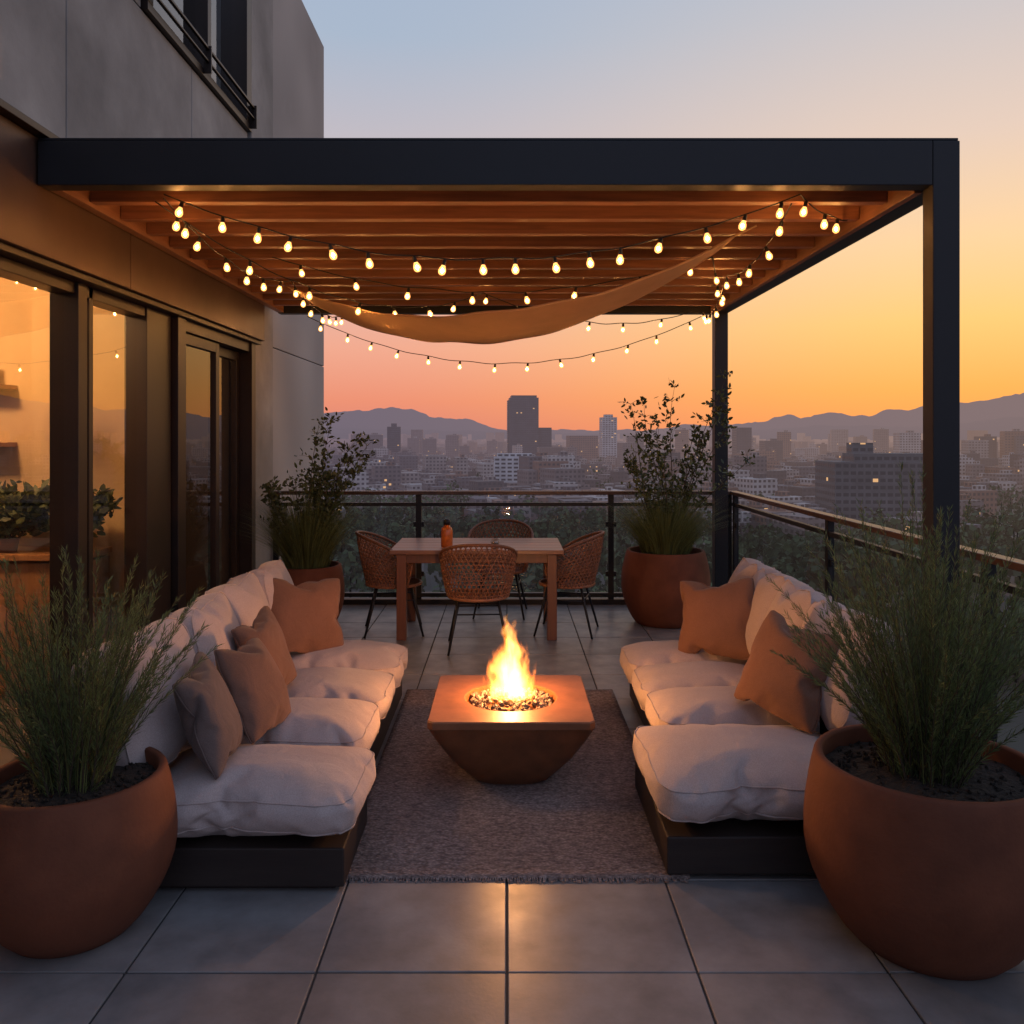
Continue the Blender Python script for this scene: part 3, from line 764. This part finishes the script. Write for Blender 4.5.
# ------------------------------------------------------------------ building
B=empty('apartment_building')
b=MB(); W0=-2.62
def wall(y0,y1,z0,z1,x1=-2.4): b.box(W0,x1,y0+.004,y1-.004,z0+.004,z1-.004)
for y0,y1 in((-1,1.5),(1.5,3.1),(3.1,4.65),(4.65,6.5),(6.5,7.9)): wall(y0,y1,3.25,4.5)
for y0,y1 in((-1,1.5),(1.5,3.1),(3.1,4.65),(4.65,5.6)): wall(y0,y1,4.5,6.8)
wall(5.6,7.9,6.45,6.8)
b.build('concrete_panels',M['concrete'],B,bevel=0.006)
b=MB(); wall(7.92,8.66,0,6.8,-2.37); b.build('concrete_column',M['concrete'],B,bevel=0.01)
b=MB(); wall(8.67,11.2,2.6,6.8); wall(8.67,11.2,-4,2.6); wall(8.67,11.2,-45,-4)
b.build('rear_wall',M['concrete2'],B,bevel=0.008)
b=MB(); b.box(-12,W0-.01,8.0,11.19,-45,6.78); b.box(-12,W0-.01,-8,7.99,3.3,4.38); b.box(-12,W0-.01,-8,5.6,4.39,6.78); b.box(-12,-4.3,5.61,7.99,4.39,6.78); b.box(-12,2.3,-8,8.6,-45,-0.31); b.box(-12,-6.6,-8,7.99,-.3,3.29)
b.build('building_mass',M['concrete'],B)
b=MB()
for y0,y1 in((-1,2.2),(2.2,5.15),(5.15,8.0)): b.box(-2.45,-2.27,y0+.003,y1-.003,2.58,3.14)
b.build('bronze_fascia',M['bronze'],B,bevel=0.004)
b=MB(); b.box(-2.5,-2.22,-1,8.02,3.143,3.18); b.box(-2.6,-2.33,-1,7.9,3.182,3.25); b.box(-2.5,-2.30,-1,8.0,2.545,2.578)
def fr(y0,y1,z0=0.0,z1=2.545,xa=-2.52,xb=-2.36): b.box(xa,xb,y0,y1,z0,z1)
fr(-0.9,-0.8); fr(2.2,2.32); fr(4.70,4.80); fr(4.86,4.91,xb=-2.38); 
fr(5.62,6.02,xb=-2.37); fr(6.05,6.20,xb=-2.33)
fr(7.80,7.915,xb=-2.33)
b.box(-2.5,-2.38,-0.8,5.62,0.0,0.06); b.box(-2.5,-2.38,-0.8,5.62,2.48,2.543)
b.box(-2.5,-2.35,6.20,7.8,0.0,0.03); b.box(-2.5,-2.35,6.20,7.8,2.46,2.543)
def leafp(y0,y1,x):
    b.box(x-.025,x+.025,y0,y0+.08,.03,2.455); b.box(x-.025,x+.025,y1-.08,y1,.03,2.455); b.box(x-.025,x+.025,y0+.08,y1-.08,.03,.13); b.box(x-.025,x+.025,y0+.08,y1-.08,2.375,2.455)
leafp(6.23,7.05,-2.40); leafp(7.12,7.79,-2.47)
# upper window
b.box(-2.6,-2.36,5.61,7.895,4.502,4.56); b.box(-2.6,-2.36,7.75,7.895,4.562,6.44); b.box(-2.6,-2.36,5.61,5.7,4.562,6.44); b.box(-2.6,-2.4,6.85,6.93,4.562,6.44)
b.box(-2.6,-2.38,5.70,7.75,6.36,6.44)
b.box(-2.34,-2.315,5.4,7.9,4.70,4.72); b.box(-2.34,-2.315,5.4,7.9,4.60,4.615)
for y in(5.45,6.65,7.85): b.box(-2.36,-2.30,y-.01,y+.01,4.52,4.73)
b.build('window_frames',M['frame'],B,bevel=0.003)
b=MB()
def gx(x,y0,y1,z0,z1): b.quad([(x,y0,z0),(x,y1,z0),(x,y1,z1),(x,y0,z1)])
gx(-2.44,-0.8,2.2,.06,2.48); gx(-2.44,2.32,4.7,.06,2.48); gx(-2.44,4.91,5.62,.06,2.48)
gx(-2.40,6.31,6.97,.13,2.375); gx(-2.47,7.2,7.71,.13,2.375); gx(-2.50,5.7,6.85,4.56,6.36); gx(-2.50,6.93,7.75,4.56,6.36)
b.build('window_glass',M['glass'],B)
# interior
b=MB()
b.box(-6.5,-2.54,6.02,6.10,0,2.9,0); b.box(-6.58,-6.5,-1,8,0,2.9,0); b.box(-6.5,-2.54,-1,8,2.9,2.95,0); b.box(-6.5,-2.54,-1.1,-1,0,2.9,0)
b.box(-3.26,-3.06,5.86,6.018,0,2.9,0)
b.build('interior_walls',M['inwall'],B)
b=MB(); b.box(-6.5,-2.54,-1,8,-.05,0.0); b.box(-4.2,-2.56,6.105,7.9,0,0.02); b.box(-6.4,-2.56,7.85,7.98,0,2.85);b.box(-4.3,-4.2,6.105,7.85,0,2.85)
b.build('interior_floor',M['indark'],B)
KC=empty('kitchen_counter')
b=MB(); b.box(-5.2,-2.7,5.42,5.84,0.90,0.94)
for i in range(5): b.box(-5.18+i*0.495,-5.18+i*0.495+0.488,5.46,5.83,0.06,0.88)
b.box(-5.15,-2.74,5.5,5.8,0,0.06)
b.build('cabinet',M['counter'],KC,bevel=0.004)
WS=empty('wall_shelf')
b=MB(); b.box(-5.0,-3.45,5.78,6.015,1.62,1.65); b.box(-5.0,-3.45,5.78,6.015,2.02,2.05); b.build('boards',M['counter'],WS,bevel=0.003)
b=MB()
for i in range(9):
    x=-4.7+i*0.14; b.lathe([(0.02,0),(.035,.01),(.038,rng.uniform(.06,.14)),(.03,.15)],c=(x,5.9,1.652 if i%2 else 2.052),n=14,capt=True)
b.build('jars',M['terra'],WS)
for i,(x,y,hh,sd) in enumerate(((-3.55,5.6,0.42,31),(-3.25,5.56,0.34,32),(-2.85,5.62,0.36,33),(-3.9,5.62,0.4,34))):
    P=empty('potted_houseplant',(x,y,0.94))
    b=MB(); b.lathe([(0.05,0),(0.07,0.09),(0.062,.09),(0.055,.07)],n=20,capt=True); b.build('pot',M['terra'],P)
    b=MB(); leafy(b,(0,0),0.07,hh,0.22,sd,nbr=9,leaf=0.075,density=18); b.build('foliage',[M['leaf'],M['stem']],P)
M['inlamp']=emis('pendant_glow',(1,0.6,0.28),14)
for (x,y,z) in((-3.3,5.2,2.25),(-3.5,4.3,2.25),(-4.3,4.9,2.2)):
    P=empty('pendant_lamp',(x,y,z)); b=MB(); b.tube([(0,0,.06),(0,0,2.9-z)],.004); b.lathe([(0.02,.1),(0.03,.06),(0.03,.05)],n=12); b.build('cord',M['wire'],P)
    b=MB(); b.lathe([(0.01,-.06),(0.04,-.05),(0.06,-.015),(0.06,.015),(0.04,.05),(0.02,.06)],n=12,capt=True); b.build('globe',M['inlamp'],P)
plight('ceiling_lamp',(-3.6,4.6,2.75),125,(1,0.58,0.26),0.12)
plight('hall_lamp',(-3.4,7.0,2.6),5,(1,0.6,0.3),0.08)

# ------------------------------------------------------------------ city
GZ=-45.0
class City:
    def __init__(s): s.b=MB(); s.uv=[]
    def box(s,x,y,w,d,h,rot,z0=GZ,mi=0):
        c_,s_=math.cos(rot),math.sin(rot)
        P=[(-w/2,-d/2),(w/2,-d/2),(w/2,d/2),(-w/2,d/2)]
        P=[(x+a*c_-q*s_,y+a*s_+q*c_) for a,q in P]
        V=[(*p,z0) for p in P]+[(*p,z0+h) for p in P]
        s.b.add(V,[(0,1,5,4),(1,2,6,5),(2,3,7,6),(3,0,4,7),(4,5,6,7)],mi)
        for L_ in(w,d,w,d): s.uv+=[(0,0),(L_,0),(L_,h),(0,h)]
        s.uv+=[(0,0)]*4
r=random.Random(5)
keep=[(25,1500,70),(-90,930,30),(178,1500,40),(-205,1550,40),(180,415,45),(6,690,35)]
def park(x,y):
    az=math.degrees(math.atan2(x,y)); D=math.hypot(x,y)
    return (D<560 and -12<az<-1.5) or (D<640 and 29<az<35) or D<370 or (D<430 and 0<az<8)
C=City()
n=0
while n<9000:
    u=r.random(); D=330*(7500/330)**(u**0.85); a=R(r.uniform(-62,68))
    x=D*math.sin(a); y=D*math.cos(a)
    if park(x,y): continue
    if any(abs(x-k_[0])<k_[2] and abs(y-k_[1])<k_[2]*1.6 for k_ in keep): continue
    n+=1
    k_=1+D/6000
    w=r.uniform(8,20)*k_; d=r.uniform(8,20)*k_
    h=r.uniform(6,16)+ (r.uniform(4,18) if r.random()<0.15 else 0)
    if D>1100 and r.random()<0.035: h=r.uniform(34,60); w=r.uniform(14,24)*k_; d=w
    if D<520: h=min(h,14)
    rot=R(20*math.sin(x*.003+y*.002))+r.choice([0,0.12,-.1])
    C.box(x,y,w,d,h,rot)
    if D<2200 and r.random()<0.7: C.box(x+w*.15,y,w*.3,d*.3,2.8,rot,GZ+h)
C.b.build('distant_city_buildings',M['city'],uv=C.uv)
def bld(name,mat,parts):
    C=City()
    for p in parts: C.box(*p)
    E=empty(name); C.b.build('facade',mat,E,uv=C.uv)
bld('office_tower',M['tower'],[(29,1500,50,40,112,0.06),(29,1500,44,34,4,0.06,GZ+112),(6,1506,10,30,108,0.06),(65,1510,24,40,60,0.06)])
bld('residential_tower',M['whiteblock'],[(178,1500,26,26,72+6,0.1),(178,1500,14,14,5,0.1,GZ+78)])
bld('apartment_tower',M['tower'],[(-205,1550,24,24,62,0.1),(-205,1550,10,10,6,0.1,GZ+62)])
bld('slab_apartment_block',M['whiteblock'],[(6,690,33,16,29,0.03),(6,690,28,10,3,0.03,GZ+29)])
bld('commercial_block',M['gridblock'],[(180,415,50,30,34,-0.05),(184,412,38,16,4,-0.05,GZ+34),(172,416,10,8,5,-0.05,GZ+38)])
bld('mid_rise_block',M['city'],[(110,1250,42,30,46,0.1),(60,1180,34,24,30,0.1)])
# trees mass
b=MB(); r=random.Random(9)
def dtree(x,y,h,w,nf):
    b.tube([(x,y,GZ),(x,y,GZ+h*.5)],[.35,.2],n=4,mi=1,cap=False)
    lobes=[(r.uniform(-.35,.35)*w,r.uniform(-.35,.35)*w,h*r.uniform(.45,.85),w*r.uniform(.25,.42)) for _ in range(5)]
    for _ in range(nf):
        lx,ly,lz,lr=lobes[int(r.random()*5)]
        d=Vector((r.gauss(0,1),r.gauss(0,1),r.gauss(0,.8))).normalized()
        p=Vector((x+lx,y+ly,GZ+lz))+d*lr*r.uniform(.7,1.05)
        a=d.cross(Vector((r.gauss(0,1),r.gauss(0,1),r.gauss(0,1)))).normalized(); c_=(d+Vector((r.gauss(0,.4),r.gauss(0,.4),r.gauss(0,.4)))).normalized().cross(a)
        s=w*r.uniform(.07,.14)
        b.add([p+a*s,p+c_*s,p-a*s,p-c_*s*.8],[(0,1,2,3)],0)
cnt=0
while cnt<1700:
    if cnt<900:
        D=r.uniform(170,700); a=R(r.uniform(-48,60)); x=D*math.sin(a); y=D*math.cos(a)
        if not park(x,y): continue
    else:
        D=300*(1600/300)**(r.random()**1.3); a=R(r.uniform(-48,60)); x=D*math.sin(a); y=D*math.cos(a)
    if abs(x-180)<32 and abs(y-415)<24: continue
    cnt+=1
    dtree(x,y,r.uniform(8,17),r.uniform(7,13),70 if D<450 else 30)
b.build('distant_trees',[M['dtree'],M['stem']])
# ground
b=MB(); S=26000
b.add([(-S,-S,GZ),(S,-S,GZ),(S,S,GZ),(-S,S,GZ)],[(0,1,2,3)]); b.build('ground',M['ground'])
# hills
def ridge(name,D,prof_,amp,seed,depth=2600,daz=0.2):
    b=MB(); az=[]; a=-75.0
    while a<=80: az.append(a); a+=daz
    V=[];F=[]
    def H(a):
        px=507+853*math.tan(R(a)) if abs(a)<70 else (99999 if a>0 else -99999)
        h=prof_[0][1] if px<prof_[0][0] else prof_[-1][1]
        for (p0,h0),(p1,h1) in zip(prof_[:-1],prof_[1:]):
            if p0<=px<p1:
                u=(px-p0)/(p1-p0); u=u*u*(3-2*u); h=h0+(h1-h0)*u
        return h
    K=8
    for a in az:
        hh=max(0,H(a))*D/853/max(math.cos(R(a)),.3)*1.0
        for k_ in range(K+1):
            u=k_/K; d=D-depth*(1-u)
            z=hh*(u**1.3)*(1+0)+amp*(noise.fractal(Vector((a*0.5,u*2+seed,seed)),0.8,2.1,7))*u*(0.35+0.65*min(1,hh/250))
            V.append((d*math.sin(R(a)),d*math.cos(R(a)),GZ+max(-5,z+45*u)))
    n=K+1
    for i in range(len(az)-1):
        for k_ in range(K): F.append((i*n+k_,i*n+k_+1,(i+1)*n+k_+1,(i+1)*n+k_))
    b.add(V,F,0,True); b.build(name,M['hill'])
ridge('hills',15000,[(-300,14),(250,18),(330,23),(400,25),(450,19),(510,6),(640,5),(700,9),(745,11),(800,17),(826,20),(860,17),(900,21),(960,24),(1030,30),(1300,34)],75,1.3)
ridge('hills',10500,[(-300,8),(300,7),(420,6),(520,3),(650,2),(740,4),(830,8),(900,7),(1024,13),(1300,18)],40,7.7)

# ------------------------------------------------------------------ world
w=bpy.data.worlds.new('World'); scene.world=w; w.use_nodes=True
t=NT(w)
d=t.n('ShaderNodeTexCoord').outputs['Generated']
s=t.n('ShaderNodeSeparateXYZ',ins={0:d}).outputs
hl=t.math('SQRT',t.math('ADD',t.math('MULTIPLY',s[0],s[0]),t.math('MULTIPLY',s[1],s[1])))
ax=t.math('DIVIDE',s[0],t.math('MAXIMUM',hl,.001)); ay=t.math('DIVIDE',s[1],t.math('MAXIMUM',hl,.001))
z=t.math('MAXIMUM',s[2],0.0)
rl=t.ramp(z,[(0,srgb(212,128,112)),(.04,srgb(228,140,112)),(.1,srgb(232,163,138)),(.18,srgb(220,178,165)),(.27,srgb(199,182,183)),(.42,srgb(163,177,196)),(.65,srgb(150,168,198)),(1,srgb(132,156,196))])
rr_=t.ramp(z,[(0,srgb(252,154,82)),(.05,srgb(255,176,88)),(.12,srgb(255,200,118)),(.2,srgb(247,206,155)),(.3,srgb(224,199,182)),(.45,srgb(187,187,194)),(.65,srgb(160,172,196)),(1,srgb(132,156,196))])
rb=t.ramp(z,[(0,srgb(165,165,190)),(.2,srgb(180,184,210)),(.5,srgb(165,182,216)),(1,srgb(132,156,196))])
fa=t.n('ShaderNodeMapRange',interpolation_type='SMOOTHSTEP',ins={0:ax,1:-0.2,2:0.5}).outputs[0]
fb=t.n('ShaderNodeMapRange',interpolation_type='SMOOTHSTEP',ins={0:ay,1:0.45,2:-0.5}).outputs[0]
c=t.mix(fa,rl,rr_); c=t.mix(fb,c,rb)
sky=t.n('ShaderNodeTexSky',sky_type='NISHITA',sun_disc=False,sun_elevation=R(1.5),sun_rotation=R(55))
bg1=t.n('ShaderNodeBackground',ins={'Color':c,'Strength':1.1}).outputs[0]
bg2=t.n('ShaderNodeBackground',ins={'Color':sky.outputs[0],'Strength':0.005}).outputs[0]
ad=t.n('ShaderNodeAddShader',ins={0:bg1,1:bg2}).outputs[0]
t.n('ShaderNodeOutputWorld',ins={0:ad})
ld=bpy.data.lights.new('sun','SUN'); ld.energy=0.3; ld.color=(1,0.55,0.3); ld.angle=R(6)
o=bpy.data.objects.new('sun',ld); coll.objects.link(o)
dirv=Vector((math.sin(R(55)),math.cos(R(55)),math.tan(R(2.5)))); o.rotation_euler=dirv.to_track_quat('Z','Y').to_euler(); o.location=(20,14,10)

# ------------------------------------------------------------------ camera
cd=bpy.data.cameras.new('camera'); cam=bpy.data.objects.new('camera',cd); coll.objects.link(cam)
cam.location=(0,0,1.7); cam.rotation_euler=(R(90),0,0); cd.lens=30; cd.sensor_width=36; cd.shift_x=0.005; cd.shift_y=-0.075
cd.clip_start=0.05; cd.clip_end=60000
scene.camera=cam
scene.view_settings.view_transform='Standard'; scene.view_settings.look='None'; scene.view_settings.exposure=0
print('build time',time.time()-T0)
